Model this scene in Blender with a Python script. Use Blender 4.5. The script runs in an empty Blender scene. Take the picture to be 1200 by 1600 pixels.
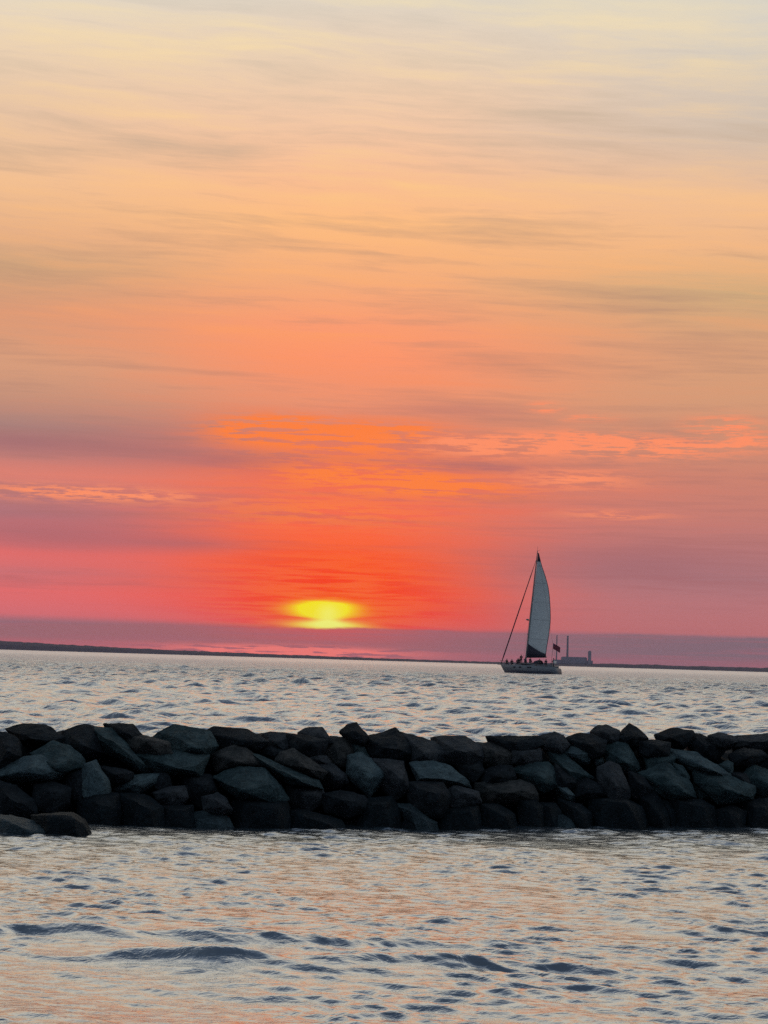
import bpy, bmesh, math, random
import numpy as np
from mathutils import Vector, Matrix, noise
R = math.radians
random.seed(7)
sc = bpy.context.scene
C = sc.collection

# ------------------------------------------------------------------ camera
F = 3400.0                      # focal length in photo pixels (1200 x 1600)
H = 1.70                        # eye height above the water
PITCH, ROLL = 3.90, 1.69
cam = bpy.data.cameras.new('camera'); co = bpy.data.objects.new('camera', cam); C.objects.link(co)
cam.sensor_fit = 'VERTICAL'; cam.sensor_height = 36.0; cam.sensor_width = 27.0
cam.lens = F * 36.0 / 1600.0
cam.clip_start = 0.1; cam.clip_end = 80000
CAMROT = Matrix.Rotation(R(90 + PITCH), 3, 'X') @ Matrix.Rotation(R(ROLL), 3, 'Z')
co.location = (0, 0, H); co.rotation_euler = CAMROT.to_euler()
sc.camera = co

def ray(px, py):
    """direction of the view through photo pixel (px, py), scaled to y = 1"""
    d = CAMROT @ Vector(((px - 600) / F, (800 - py) / F, -1))
    return d / d.y
def at(px, py, dist):
    d = ray(px, py) * dist
    return Vector((d.x, d.y, d.z + H))

# ------------------------------------------------------------------ colour
def lin(c):
    return tuple(((v / 255) / 12.92 if v / 255 <= .04045 else (((v / 255) + .055) / 1.055) ** 2.4) for v in c) + (1.0,)

# ------------------------------------------------------------------ small node language
class E:
    def __init__(s, nt, v): s.nt, s.v = nt, v
    def m(s, op, *o, clamp=False):
        n = s.nt.nodes.new('ShaderNodeMath'); n.operation = op; n.use_clamp = clamp
        for i, a in enumerate((s,) + o):
            a = a.v if isinstance(a, E) else a
            if isinstance(a, (int, float)): n.inputs[i].default_value = a
            else: s.nt.links.new(a, n.inputs[i])
        return E(s.nt, n.outputs[0])
    def __add__(s, o): return s.m('ADD', o)
    def __radd__(s, o): return s.m('ADD', o)
    def __sub__(s, o): return s.m('SUBTRACT', o)
    def __rsub__(s, o): return E(s.nt, o).m('SUBTRACT', s)
    def __mul__(s, o): return s.m('MULTIPLY', o)
    def __rmul__(s, o): return s.m('MULTIPLY', o)
    def __truediv__(s, o): return s.m('DIVIDE', o)
    def clamp(s): return s.m('ADD', 0.0, clamp=True)
def sstep(x, a, b):
    n = x.nt.nodes.new('ShaderNodeMapRange'); n.interpolation_type = 'SMOOTHSTEP'
    x.nt.links.new(x.v, n.inputs[0]); n.inputs[1].default_value = a; n.inputs[2].default_value = b
    n.inputs[3].default_value = 0; n.inputs[4].default_value = 1
    return E(x.nt, n.outputs[0])
def gauss(U, V, u, v, su, sv):
    a = (U - u) / su; b = (V - v) / sv
    return ((a * a + b * b) * -1.0).m('EXPONENT')
def nz(nt, x, y, z=0.0, detail=4, rough=.55, lac=2.0, dist=0.0):
    c = nt.nodes.new('ShaderNodeCombineXYZ')
    for i, a in enumerate((x, y, z)):
        if isinstance(a, E): nt.links.new(a.v, c.inputs[i])
        else: c.inputs[i].default_value = a
    n = nt.nodes.new('ShaderNodeTexNoise'); n.inputs['Scale'].default_value = 1
    n.inputs['Detail'].default_value = detail; n.inputs['Roughness'].default_value = rough
    n.inputs['Lacunarity'].default_value = lac; n.inputs['Distortion'].default_value = dist
    nt.links.new(c.outputs[0], n.inputs['Vector'])
    return E(nt, n.outputs[0])
def ramp(x, stops, interp='LINEAR'):
    n = x.nt.nodes.new('ShaderNodeValToRGB'); r = n.color_ramp; r.interpolation = interp
    x.nt.links.new(x.v, n.inputs[0])
    while len(r.elements) > 1: r.elements.remove(r.elements[-1])
    r.elements[0].position = stops[0][0]; r.elements[0].color = lin(stops[0][1])
    for p, c in stops[1:]:
        e = r.elements.new(p); e.color = lin(c)
    return E(x.nt, n.outputs[0])
def mixc(f, a, b, mode='MIX'):
    nt = (f if isinstance(f, E) else a).nt
    n = nt.nodes.new('ShaderNodeMix'); n.data_type = 'RGBA'; n.blend_type = mode
    for sock, v in ((n.inputs[0], f), (n.inputs[6], a), (n.inputs[7], b)):
        if isinstance(v, E): nt.links.new(v.v, sock)
        elif isinstance(v, (int, float)): sock.default_value = v
        else: sock.default_value = v
    return E(nt, n.outputs[2])

# ------------------------------------------------------------------ world: the dusk sky
w = bpy.data.worlds.new('World'); sc.world = w; w.use_nodes = True
nt = w.node_tree; nt.nodes.clear()
tc = nt.nodes.new('ShaderNodeTexCoord'); sx = nt.nodes.new('ShaderNodeSeparateXYZ')
nt.links.new(tc.outputs['Generated'], sx.inputs[0])
dx, dy, dz = (E(nt, sx.outputs[i]) for i in range(3))
U = dx.m('ARCTAN2', dy) * F           # compass bearing from the view axis, in units of 1/3400 rad
V = dz.m('ARCSINE') * F               # elevation, same unit
Vp = V.m('MAXIMUM', 0.0)
center = [(0, (214, 96, 96)), (14, (205, 98, 98)), (24, (176, 92, 98)), (46, (182, 92, 92)), (52, (250, 82, 62)), (75, (255, 70, 22)), (110, (255, 84, 24)),
          (150, (255, 94, 34)), (190, (255, 104, 60)), (230, (250, 110, 78)), (290, (238, 116, 86)), (350, (222, 126, 102)), (400, (238, 148, 112)),
          (470, (254, 151, 108)), (520, (252, 157, 114)), (590, (246, 173, 124)), (680, (255, 190, 130)), (740, (250, 190, 146)), (830, (244, 200, 166)),
          (930, (234, 208, 180)), (1030, (226, 213, 198)), (1100, (220, 212, 204))]
left = [(0, (198, 117, 125)), (14, (192, 115, 121)), (26, (154, 109, 117)), (44, (160, 109, 117)), (56, (224, 113, 115)), (90, (232, 111, 109)), (120, (208, 115, 117)), (150, (240, 113, 107)), (175, (214, 113, 113)), (210, (178, 117, 123)),
        (245, (190, 123, 121)), (270, (224, 131, 115)), (300, (196, 129, 121)), (345, (168, 131, 125)), (390, (198, 147, 123)), (440, (216, 159, 125)), (520, (216, 155, 121)), (590, (204, 163, 125)), (640, (228, 176, 136)), (720, (241, 193, 149)), (830, (228, 196, 166)),
        (930, (236, 212, 182)), (1030, (226, 219, 204)), (1100, (216, 216, 210))]
right = [(0, (170, 119, 127)), (14, (154, 111, 121)), (26, (132, 107, 123)), (46, (134, 108, 122)), (56, (194, 115, 115)), (100, (188, 119, 121)), (140, (174, 119, 123)), (190, (186, 121, 119)), (240, (200, 127, 115)),
         (300, (206, 133, 113)), (360, (208, 145, 117)), (420, (214, 157, 121)), (500, (216, 161, 123)), (580, (206, 171, 127)), (650, (240, 184, 136)), (720, (238, 190, 150)), (820, (208, 191, 174)),
         (930, (212, 203, 190)), (1030, (220, 215, 202)), (1100, (212, 211, 204))]
pos = Vp / 1100.0
rp = lambda t: ramp(pos, [(p / 1100, c) for p, c in t])
cC, cL, cR = rp(center), rp(left), rp(right)
wob = nz(nt, U / 520.0, V / 160.0, 3.1, 3)
sig = Vp * 0.22 + 240.0
wc = (U + 55.0 + (wob - .5) * 260.0) / sig
wC = ((wc * wc) * -1.0).m('EXPONENT')
side = sstep(U, -160.0, 160.0)
base = mixc(wC, mixc(side, cL, cR), cC)
# streaked cloud sheet: bands thicken with elevation
vv = (Vp / 300.0 + 1.0).m('LOGARITHM', math.e) * 300.0
warp = (nz(nt, U / 420.0, V / 120.0, 9.0, 3) - .5) * 12.0
tilt = U * sstep(V, 250.0, 600.0) * .010
A = nz(nt, U / 300.0, (vv + warp + tilt) / 7.0, 0.0, 8, .64)
B = nz(nt, U / 720.0, (vv + warp + tilt) / 19.0, 5.0, 6, .62)
S = nz(nt, U / 120.0, (V + warp * .5 + tilt) / 6.5, 2.0, 4, .55)
up = sstep(V, 40.0, 120.0)
am = (A - .5) * 1.0 + (B - .5) * 1.5
am = am * (sstep(V, 380.0, 620.0) * .7 + 1.0)
lowfine = (1.0 - sstep(V, 250.0, 600.0)) * up
am = am + (S - .5) * 0.8 * lowfine
k = am * up
dark = (k * -1.0).m('MAXIMUM', 0.0).m('MINIMUM', .6)
lite = k.m('MAXIMUM', 0.0).m('MINIMUM', .6)
greyc = ramp(pos, [(0, (146, 92, 100)), (.12, (170, 98, 98)), (.25, (168, 114, 108)), (.42, (166, 128, 114)), (.6, (190, 152, 124)), (.8, (204, 184, 162)), (1, (202, 200, 192))])
warmc = ramp(pos, [(0, (255, 90, 72)), (.2, (255, 92, 60)), (.35, (255, 130, 80)), (.6, (255, 190, 125)), (.85, (250, 222, 170)), (1, (240, 228, 196))])
glowkeep = 1.0 - gauss(U, V, -70.0, 90.0, 260.0, 110.0) * .72
base = mixc((dark * 1.1 * glowkeep).clamp(), base, greyc)
base = mixc((lite * (wC * .7 + .12 + sstep(V, 350.0, 620.0) * .65)).clamp(), base, warmc)
# lit streaks of the lower cloud deck
def px2uv(x, y):
    r = ray(x, y); return math.atan2(r.x, 1) * F, math.atan2(r.z, math.hypot(r.x, 1)) * F
def blobs(lst):
    t = None
    for x, y, sx_, sy_, am_ in lst:
        u, v = px2uv(x, y)
        g = gauss(U, V + (U - u) * .005 + warp * .35, u, v, sx_, sy_) * am_
        t = g if t is None else t + g
    return t
S2 = nz(nt, U / 150.0, (V + warp * .6 + tilt) / 8.5, 7.0, 5, .58)
S3 = nz(nt, U / 60.0, (V + warp * .5) / 7.0, 12.0, 7, .68)
st = sstep(S2 * .5 + S3 * .5, .455, .515)
hot = blobs([(400, 672, 70, 20, 1.0), (470, 662, 70, 12, .9), (540, 690, 140, 24, .85), (620, 672, 70, 14, .8), (560, 745, 140, 20, .9), (680, 760, 130, 16, .85), (500, 800, 180, 26, .5)])
peach = blobs([(760, 696, 100, 16, 1.0), (900, 690, 100, 15, 1.0), (850, 636, 22, 7, .9), (1130, 665, 50, 14, .8), (1010, 700, 120, 16, .85), (900, 652, 60, 6, .5), (1165, 690, 60, 14, .6), (900, 748, 90, 16, .6), (960, 805, 80, 8, .45), (90, 770, 150, 12, .55), (200, 772, 120, 9, .5)])
pur = blobs([(90, 840, 190, 26, .75), (300, 850, 90, 12, .5), (200, 700, 160, 24, .5), (380, 722, 100, 12, .6), (980, 880, 180, 26, .6), (750, 730, 90, 8, .7), (1040, 690, 60, 5, .7), (720, 640, 120, 12, .35), (0, 690, 120, 16, .6), (480, 990, 1, 1, 0)])
base = mixc((pur * .75).clamp(), base, lin((158, 104, 112)))
base = mixc((hot * (st * 1.35 + .04)).clamp(), base, lin((255, 130, 64)))
base = mixc((peach * (sstep(S2 * .35 + S3 * .65, .45, .54) * 1.6 + .08)).clamp(), base, lin((255, 146, 104)))
# sun behind the cloud: glow, disc, and the dark bank it sinks into
su, sv = px2uv(513, 958)
halo = gauss(U, V, su, sv + 18.0, 150.0, 62.0)
base = mixc((halo * .92).clamp(), base, mixc(sstep(S, .40, .58), lin((252, 50, 10)), lin((255, 104, 46))))
base = mixc((gauss(U, V, su, sv + 2.0, 74.0, 27.0) * .8).clamp(), base, lin((255, 128, 10)))
topcut = 1.0 - sstep(V + ((U - su) / 100.0).m('POWER', 2.0) * 9.0 + (S - .5) * 16.0, sv + 10.0, sv + 25.0)
yel = gauss(U, V, su - 8.0, sv + 7.0, 41.0, 17.0) * 1.6 * topcut
redband = gauss(U, V, su, sv - 11.0, 400.0, 3.6) * (1.0 - gauss(U, V, su, sv - 11.0, 28.0, 30.0))
base = mixc((yel * 1.45 - redband * .95).clamp(), base, lin((255, 236, 0)))
low = gauss(U, V, su, sv - 19.0, 50.0, 5.5)
base = mixc((low * 1.25).clamp(), base, lin((255, 228, 60)))
core = gauss(U, V, su, sv - 2.0, 17.0, 16.0) * .55 * topcut + gauss(U, V, su, sv - 18.0, 34.0, 6.5)
base = mixc((core * 1.15).clamp(), base, lin((255, 255, 120)))
# distant bank of cloud on the horizon
bt = 47.0 + U * .009 + (nz(nt, U / 110.0, V / 30.0, 1.0, 6, .65) - .5) * 16.0
bank = 1.0 - sstep(V - bt, -2.6, 2.6)
bankc = mixc(sstep(U, -500.0, 500.0), lin((162, 108, 112)), lin((134, 108, 116)))
bankc = mixc((gauss(U, V, su, bt, 150.0, 22.0) * .55).clamp(), bankc, lin((255, 84, 66)))
bankc = mixc(((gauss(U, V, su, bt, 400.0, 60.0)) * .3).clamp(), bankc, lin((210, 92, 88)))
bankc = mixc((sstep(nz(nt, U / 260.0, V / 7.0, 8.0, 5, .6), .48, .62) * .45).clamp(), bankc, lin((176, 104, 112)))
pinkw = (1.0 - sstep(V + (nz(nt, U / 150.0, V / 6.0, 4.0, 3) - .5) * 14.0, 10.0, 24.0)) * .5
bankc = mixc(pinkw, bankc, mixc(sstep(U, -500.0, 500.0), lin((206, 104, 112)), lin((172, 102, 112))))
gl = gauss(U, V, -140.0, 10.0 , 160.0, 7.5) * sstep(nz(nt, U / 60.0, V / 5.0, 6.0, 3), .40, .50) * 1.6
bankc = mixc((gl * 1.2).clamp(), bankc, lin((255, 128, 116)))
base = mixc(bank, base, bankc)
# the dome above and behind the picture
dome = ramp((V - 1000.0) / 4340.0, [(0, (214, 209, 190)), (.08, (236, 226, 208)), (.17, (232, 227, 216)), (.26, (196, 202, 206)), (.38, (132, 145, 164)), (.55, (82, 98, 122)), (1, (70, 86, 112))])
sky = mixc(sstep(V, 950.0, 1150.0), base, dome)
east = ramp(dz, [(0, (52, 58, 74)), (.18, (70, 80, 98)), (.42, (138, 152, 168)), (.8, (182, 192, 200)), (1, (120, 134, 154))])
sky = mixc(sstep(dy * -1.0, -.55, .45), sky, east)
below = sstep(V, -60.0, -4.0)
sky = mixc(below, lin((70, 72, 82)), sky)
bg = nt.nodes.new('ShaderNodeBackground'); bg.inputs[1].default_value = 1.0
nt.links.new(sky.v, bg.inputs[0])
wo = nt.nodes.new('ShaderNodeOutputWorld'); nt.links.new(bg.outputs[0], wo.inputs[0])

# ------------------------------------------------------------------ sun lamp, low and veiled
sd = ray(513, 958)
sl = bpy.data.lights.new('sun', 'SUN'); sl.energy = .015; sl.angle = R(5); sl.color = (1, .42, .16)
so = bpy.data.objects.new('sun', sl); C.objects.link(so)
so.rotation_euler = (-sd.normalized()).to_track_quat('-Z', 'Y').to_euler()

sc.view_settings.view_transform = 'Standard'; sc.view_settings.look = 'None'
sc.view_settings.exposure = 0; sc.view_settings.gamma = 1
sc.cycles.use_denoising = False; sc.cycles.max_bounces = 8; sc.cycles.glossy_bounces = 4

# ------------------------------------------------------------------ helpers
def tag(o, label=None, cat=None, group=None, kind=None):
    if label: o['label'] = label
    if cat: o['category'] = cat
    if group: o['group'] = group
    if kind: o['kind'] = kind
    return o
def empty(name, loc=(0, 0, 0), rot=(0, 0, 0)):
    o = bpy.data.objects.new(name, None); C.objects.link(o); o.location = loc; o.rotation_euler = rot
    o.empty_display_size = .3
    return o
def obj(name, bm, mat, parent=None, smooth=False):
    me = bpy.data.meshes.new(name)
    bmesh.ops.recalc_face_normals(bm, faces=bm.faces)
    bm.to_mesh(me); bm.free()
    if smooth:
        for p in me.polygons: p.use_smooth = True
    me.materials.append(mat)
    o = bpy.data.objects.new(name, me); C.objects.link(o); o.parent = parent
    return o
def box(bm, c, s, rz=0, taper=0):
    r = bmesh.ops.create_cube(bm, size=1)
    for v in r['verts']:
        t = 1 - taper * (v.co.z + .5)
        v.co = Vector((v.co.x * s[0] * t, v.co.y * s[1] * t, v.co.z * s[2]))
        v.co.rotate(Matrix.Rotation(rz, 3, 'Z')); v.co += Vector(c)
def tube(bm, pts, rad, seg=8):
    pts = [Vector(p) for p in pts]; rings = []
    for i, p in enumerate(pts):
        t = (pts[min(i + 1, len(pts) - 1)] - pts[max(i - 1, 0)]).normalized()
        a = t.orthogonal().normalized() if i == 0 else (rings_a - t * rings_a.dot(t)).normalized()
        rings_a = a; b = t.cross(a); r = rad[i] if isinstance(rad, (list, tuple)) else rad
        rings.append([bm.verts.new(p + (a * math.cos(2 * math.pi * k / seg) + b * math.sin(2 * math.pi * k / seg)) * r) for k in range(seg)])
    for i in range(len(rings) - 1):
        for k in range(seg):
            bm.faces.new((rings[i][k], rings[i][(k + 1) % seg], rings[i + 1][(k + 1) % seg], rings[i + 1][k]))
    bm.faces.new(rings[0][::-1]); bm.faces.new(rings[-1])
def loft(bm, rings, closed=True, cap=True):
    rr = [[bm.verts.new(p) for p in r] for r in rings]; n = len(rr[0])
    for i in range(len(rr) - 1):
        for k in range(n if closed else n - 1):
            q = [rr[i][k], rr[i][(k + 1) % n], rr[i + 1][(k + 1) % n], rr[i + 1][k]]
            try: bm.faces.new(q)
            except ValueError: pass
    if cap and closed:
        bm.faces.new(rr[0][::-1]); bm.faces.new(rr[-1])
    return rr

def mat(name, col, rough=.6, var=0.0, scale=8.0, metallic=0.0, bump=0.0, spec=.5, bscale=None):
    m = bpy.data.materials.new(name); m.use_nodes = True; t = m.node_tree
    b = t.nodes['Principled BSDF']; b.inputs['Roughness'].default_value = rough; b.inputs['Metallic'].default_value = metallic
    b.inputs['Specular IOR Level'].default_value = spec
    tcn = t.nodes.new('ShaderNodeTexCoord')
    n = t.nodes.new('ShaderNodeTexNoise'); n.inputs['Scale'].default_value = scale; n.inputs['Detail'].default_value = 6
    t.links.new(tcn.outputs['Object'], n.inputs['Vector'])
    r = t.nodes.new('ShaderNodeValToRGB'); t.links.new(n.outputs[0], r.inputs[0])
    r.color_ramp.elements[0].position = .3; r.color_ramp.elements[1].position = .7
    r.color_ramp.elements[0].color = tuple(c * (1 - var) for c in col) + (1,)
    r.color_ramp.elements[1].color = tuple(min(1, c * (1 + var)) for c in col) + (1,)
    t.links.new(r.outputs[0], b.inputs['Base Color'])
    if bump:
        n2 = t.nodes.new('ShaderNodeTexNoise'); n2.inputs['Scale'].default_value = bscale or scale * 4; n2.inputs['Detail'].default_value = 8
        t.links.new(tcn.outputs['Object'], n2.inputs['Vector'])
        bp = t.nodes.new('ShaderNodeBump'); bp.inputs['Strength'].default_value = 1; bp.inputs['Distance'].default_value = bump
        t.links.new(n2.outputs[0], bp.inputs['Height']); t.links.new(bp.outputs[0], b.inputs['Normal'])
    return m

# ------------------------------------------------------------------ water
def water_material():
    m = bpy.data.materials.new('sea_water'); m.use_nodes = True; t = m.node_tree; t.nodes.clear()
    geo = t.nodes.new('ShaderNodeNewGeometry'); s = t.nodes.new('ShaderNodeSeparateXYZ'); t.links.new(geo.outputs['Position'], s.inputs[0])
    X, Y = E(t, s.outputs[0]), E(t, s.outputs[1])
    D = (X * X + Y * Y).m('SQRT')
    h1 = nz(t, X * 7.0, Y * 11.0, 0.0, 4, .6, dist=.4)        # small ripples
    h2 = nz(t, X * 0.45, Y * .85, 3.0, 5, .6, dist=.3)       # chop seen far out
    h3 = nz(t, X * 0.06, Y * .10, 6.0, 4, .55)
    h4 = nz(t, X * 1.5, Y * 2.0, 11.0, 4, .6, dist=.4)
    mid = sstep(D, 20.0, 45.0) * (1.0 - sstep(D, 150.0, 400.0))
    far = sstep(D, 60.0, 260.0); vfar = sstep(D, 400.0, 1500.0)
    near = 1.0 - sstep(D, 25.0, 90.0)
    h = h1 * .014 * near + h4 * .09 * mid + h2 * .9 * far * (1.0 - vfar * .8) + h3 * 3.0 * vfar
    bp = t.nodes.new('ShaderNodeBump'); bp.inputs['Strength'].default_value = 1; bp.inputs['Distance'].default_value = 1
    t.links.new(h.v, bp.inputs['Height'])
    lw = t.nodes.new('ShaderNodeLayerWeight'); lw.inputs['Blend'].default_value = .5; t.links.new(bp.outputs[0], lw.inputs['Normal'])
    fr = E(t, lw.outputs['Facing']).m('POWER', 1.6) * .93 + .07
    gl = t.nodes.new('ShaderNodeBsdfGlossy'); t.links.new((sstep(D, 8.0, 30.0) * .06 + sstep(D, 40.0, 400.0) * .16 + .12).v, gl.inputs['Roughness']); t.links.new(bp.outputs[0], gl.inputs['Normal'])
    gl.inputs['Color'].default_value = (.97, .99, 1, 1)
    df = t.nodes.new('ShaderNodeBsdfDiffuse'); df.inputs['Color'].default_value = (.018, .035, .05, 1)
    mx = t.nodes.new('ShaderNodeMixShader'); t.links.new(fr.v, mx.inputs[0]); t.links.new(df.outputs[0], mx.inputs[1]); t.links.new(gl.outputs[0], mx.inputs[2])
    o = t.nodes.new('ShaderNodeOutputMaterial'); t.links.new(mx.outputs[0], o.inputs[0])
    return m
def build_water():
    rng = np.random.default_rng(5)
    # rows of growing spacing (metres from the viewer), columns as bearings, dense where the view looks
    d = [1.2]
    while d[-1] < 12500:
        q = d[-1]
        if q < 8.5: st_ = .08
        elif q < 20: st_ = .021
        elif q < 25: st_ = .03
        elif q < 60: st_ = .04 + (q - 25) / 35 * .08
        elif q < 250: st_ = .12 + (q - 60) / 190 * .25
        elif q < 700: st_ = .37 + (q - 250) / 450 * 4
        else: st_ = q * .04
        d.append(q + st_)
    d = np.array(d)
    dense = np.linspace(-.225, .225, 640)
    s1 = np.linspace(.225, .42, 90)[1:]; s2 = np.linspace(.42, math.pi, 40)[1:]
    ang = np.concatenate([-s2[::-1], -s1[::-1], dense, s1, s2[:-1]])
    nr, ncol = len(d), len(ang)
    sa, ca = np.sin(ang)[None], np.cos(ang)[None]
    X = d[:, None] * sa; Y = d[:, None] * ca
    sp = np.gradient(d)[:, None] * np.ones((1, ncol))
    spx = d[:, None] * np.gradient(ang)[None]
    Z = np.zeros_like(X)
    # patches of livelier and calmer water
    def low(seed, L):
        r = np.random.default_rng(seed); z = np.zeros_like(X)
        for _ in range(7):
            th = r.uniform(0, 2 * math.pi); kk = 2 * math.pi / (L * r.uniform(.6, 1.8)); z += np.sin(kk * (np.cos(th) * X + np.sin(th) * Y * .6) + r.uniform(0, 7))
        return z / 7
    patch = np.clip((1 + 1.2 * low(3, 3.0)) * (1 + 1.0 * low(4, .8)), .6, 1.45)
    outer = 1 / (1 + np.exp(-(Y - 25) / 1.0))            # open sea beyond the breakwater
    N = 84
    for i in range(N):
        f = i / (N - 1)
        L = .10 * (60 ** f) * rng.uniform(.9, 1.1)        # 0.10 m .. 6 m
        th = rng.normal(R(246), R(15 if .22 < L < .6 else 24))  # travelling towards the viewer
        k_ = 2 * math.pi / L; ph = rng.uniform(0, 2 * math.pi)
        kx, ky = k_ * math.cos(th), k_ * math.sin(th)
        # slope carried by this wavelength
        s_in = .033 if L < .30 else .0075 if L < 1.2 else .005
        s_out = .056 if L < 1.2 else .022 if L < 3 else .013
        slope = s_in * (1 - outer) + s_out * outer * (1 + 1.5 * np.clip((d[:, None] - 50) / 120, 0, 1) * (L > 1.2))
        res = np.clip((L / np.maximum(sp * abs(math.sin(th)) + spx * abs(math.cos(th)), 1e-6) - 2.2) / 2.5, 0, 1)
        if L < .42: slope = slope * patch
        ph_ = kx * X + ky * Y + ph
        if L > .5: ph_ = ph_ + .8 * low(100 + i % 5, 5 * L + 2) * 2
        a = slope / k_ * 1.35
        s_ = np.sin(ph_)
        Z += a * res * (s_ + .28 * (1 - 2 * s_ * s_) * -1)
    # two long low swells in the cove
    for (yy, amp, wd, x0, x1, sl_) in ((13.05, .055, .12, -2.6, .9, 0.0), (13.35, .022, .09, -2.2, -.6, -.3), (12.2, .062, .12, -1.5, 1.0, .05), (11.95, .028, .09, -.9, .4, -.2), (16.1, .040, .12, 1.2, 2.15, -.8), (14.4, .034, .11, 1.55, 2.8, -.1), (16.9, .026, .11, -2.9, -1.2, .1)):
        env = 1 / (1 + np.exp(-(X - x0) / .25)) / (1 + np.exp((X - x1) / .25))
        Z += .85 * amp * env * (1 + .35 * np.sin(7.3 * X + 3 * yy) * np.sin(3.1 * X)) * np.exp(-((Y - yy - sl_ * X - .07 * np.sin(2.6 * X + yy) - .03 * np.sin(9 * X)) / wd) ** 2)
    Z[:2] *= .3
    verts = np.stack([X, Y, Z], -1).reshape(-1, 3)
    verts = np.vstack([verts, [[0, 0, 0]]])
    i, j = np.meshgrid(np.arange(nr - 1), np.arange(ncol), indexing='ij')
    a = i * ncol + j; b = i * ncol + (j + 1) % ncol; c = (i + 1) * ncol + (j + 1) % ncol; e = (i + 1) * ncol + j
    quads = np.stack([a, e, c, b], -1).reshape(-1, 4)
    tris = np.stack([np.arange(ncol), (np.arange(ncol) + 1) % ncol, np.full(ncol, nr * ncol)], -1)
    me = bpy.data.meshes.new('sea')
    nq, ntri = len(quads), len(tris)
    me.vertices.add(len(verts)); me.vertices.foreach_set('co', verts.astype(np.float32).ravel())
    me.loops.add(nq * 4 + ntri * 3)
    me.loops.foreach_set('vertex_index', np.concatenate([quads.ravel(), tris[:, ::1].ravel()]).astype(np.int32))
    me.polygons.add(nq + ntri)
    me.polygons.foreach_set('loop_start', np.concatenate([np.arange(nq) * 4, nq * 4 + np.arange(ntri) * 3]).astype(np.int32))
    me.update(calc_edges=True)
    me.polygons.foreach_set('use_smooth', np.ones(nq + ntri, dtype=bool))
    if me.polygons[0].normal.z < 0: me.flip_normals()
    me.materials.append(water_material())
    o = bpy.data.objects.new('sea', me); C.objects.link(o); o['kind'] = 'structure'
build_water()

# ------------------------------------------------------------------ far shore
m_land = mat('far_woods', (.018, .022, .03), .95, .3, .02)
def build_shore():
    prof = [(-2500, 26), (-900, 34), (-300, 40), (0, 33), (60, 29), (200, 20), (300, 16), (400, 13), (600, 9), (750, 8), (860, 10), (940, 14), (1100, 15), (1200, 15), (1500, 17), (2200, 20), (3600, 14)]
    n = 1500; xs = np.linspace(-2500, 3600, n); dist0 = 8000.0; rows = 9
    verts = []; faces = []
    for j in range(rows):
        dj = dist0 + j * 90
        for i, x in enumerate(xs):
            hh = np.interp(x, [p[0] for p in prof], [p[1] for p in prof])
            prof_j = math.sin(math.pi * j / (rows - 1)) ** .6 if 0 < j < rows - 1 else 0
            r = ray(x, 1031); X = r.x * dj
            tr = noise.noise(Vector((X / 38, j * 1.7, 0))) * 3.0 + noise.noise(Vector((X / 14, j * 2.7, 5))) * 2.2 + noise.noise(Vector((X / 160, j, 9))) * 3
            verts.append((X, dj + 30 * noise.noise(Vector((X / 300, 0, 2))), max(-.5, hh * prof_j + tr * min(1, hh / 14)) if prof_j else -1.0))
    for j in range(rows - 1):
        for i in range(n - 1):
            a = j * n + i; faces.append((a, a + 1, a + n + 1, a + n))
    me = bpy.data.meshes.new('hills'); me.from_pydata(verts, [], faces); me.materials.append(m_land)
    o = bpy.data.objects.new('hills', me); C.objects.link(o); o['kind'] = 'structure'
build_shore()

# power station on the shore
def build_station():
    D = 8250.0
    m_w = mat('station_wall', (.27, .27, .30), .9, .1, .02); m_c = mat('chimney_concrete', (.2, .19, .2), .9, .1, .02)
    m_d = mat('station_dark', (.26, .26, .28), .8, .1, .05)
    p = at(900, 1041, D); base = Vector((p.x, D, 0))
    t = empty('power_station', base)
    tag(t, 'hazy low power station with two thin chimneys on the far shore', 'power station')
    s = D / F
    def X(px): return at(px, 1040, D).x - base.x
    # main hall with stepped roof
    bm = bmesh.new(); x0, x1 = X(877), X(916)
    box(bm, ((x0 + x1) / 2, 0, 17), (x1 - x0, 60, 34)); hall = obj('turbine_hall', bm, m_w, t)
    bm = bmesh.new(); box(bm, ((x0 + x1) / 2, 0, 35), (x1 - x0 - 6, 54, 2)); obj('roof', bm, m_d, hall)
    for k in range(8):
        bm = bmesh.new(); box(bm, (x0 + 8 + k * (x1 - x0 - 16) / 7, -30.4, 17), (4, 1, 14)); obj('window', bm, m_d, hall)
    bm = bmesh.new(); x2 = X(925); box(bm, ((x1 + x2) / 2, 0, 12), (x2 - x1 - .2, 56, 24)); obj('annex', bm, m_w, t)
    bm = bmesh.new(); x3, x4 = X(864), X(877); box(bm, ((x3 + x4) / 2, 0, 12), (x4 - x3 - .2, 50, 24)); obj('annex', bm, m_w, t)
    bm = bmesh.new(); box(bm, (X(919.5), -36, 29), (11.5, 12, 58)); tw = obj('boiler_tower', bm, m_w, t)
    bm = bmesh.new(); box(bm, (X(919.5), -36, 59.5), (7, 8, 3)); obj('roof_box', bm, m_d, tw)
    for px, top, r0 in ((886.5, 994, 3.9), (869.5, 993, 2.2)):
        zt = at(px, top, D).z; xx = X(px)
        bm = bmesh.new(); tube(bm, [(xx, 10, 0), (xx, 10, zt * .5), (xx, 10, zt)], [r0 * 1.25, r0, r0 * .85], 16); ch = obj('chimney', bm, m_c, t)
        bm = bmesh.new(); tube(bm, [(xx, 10, zt), (xx, 10, zt + 1.5)], r0 * 1.0, 16); obj('rim', bm, m_d, ch)
build_station()

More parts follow.
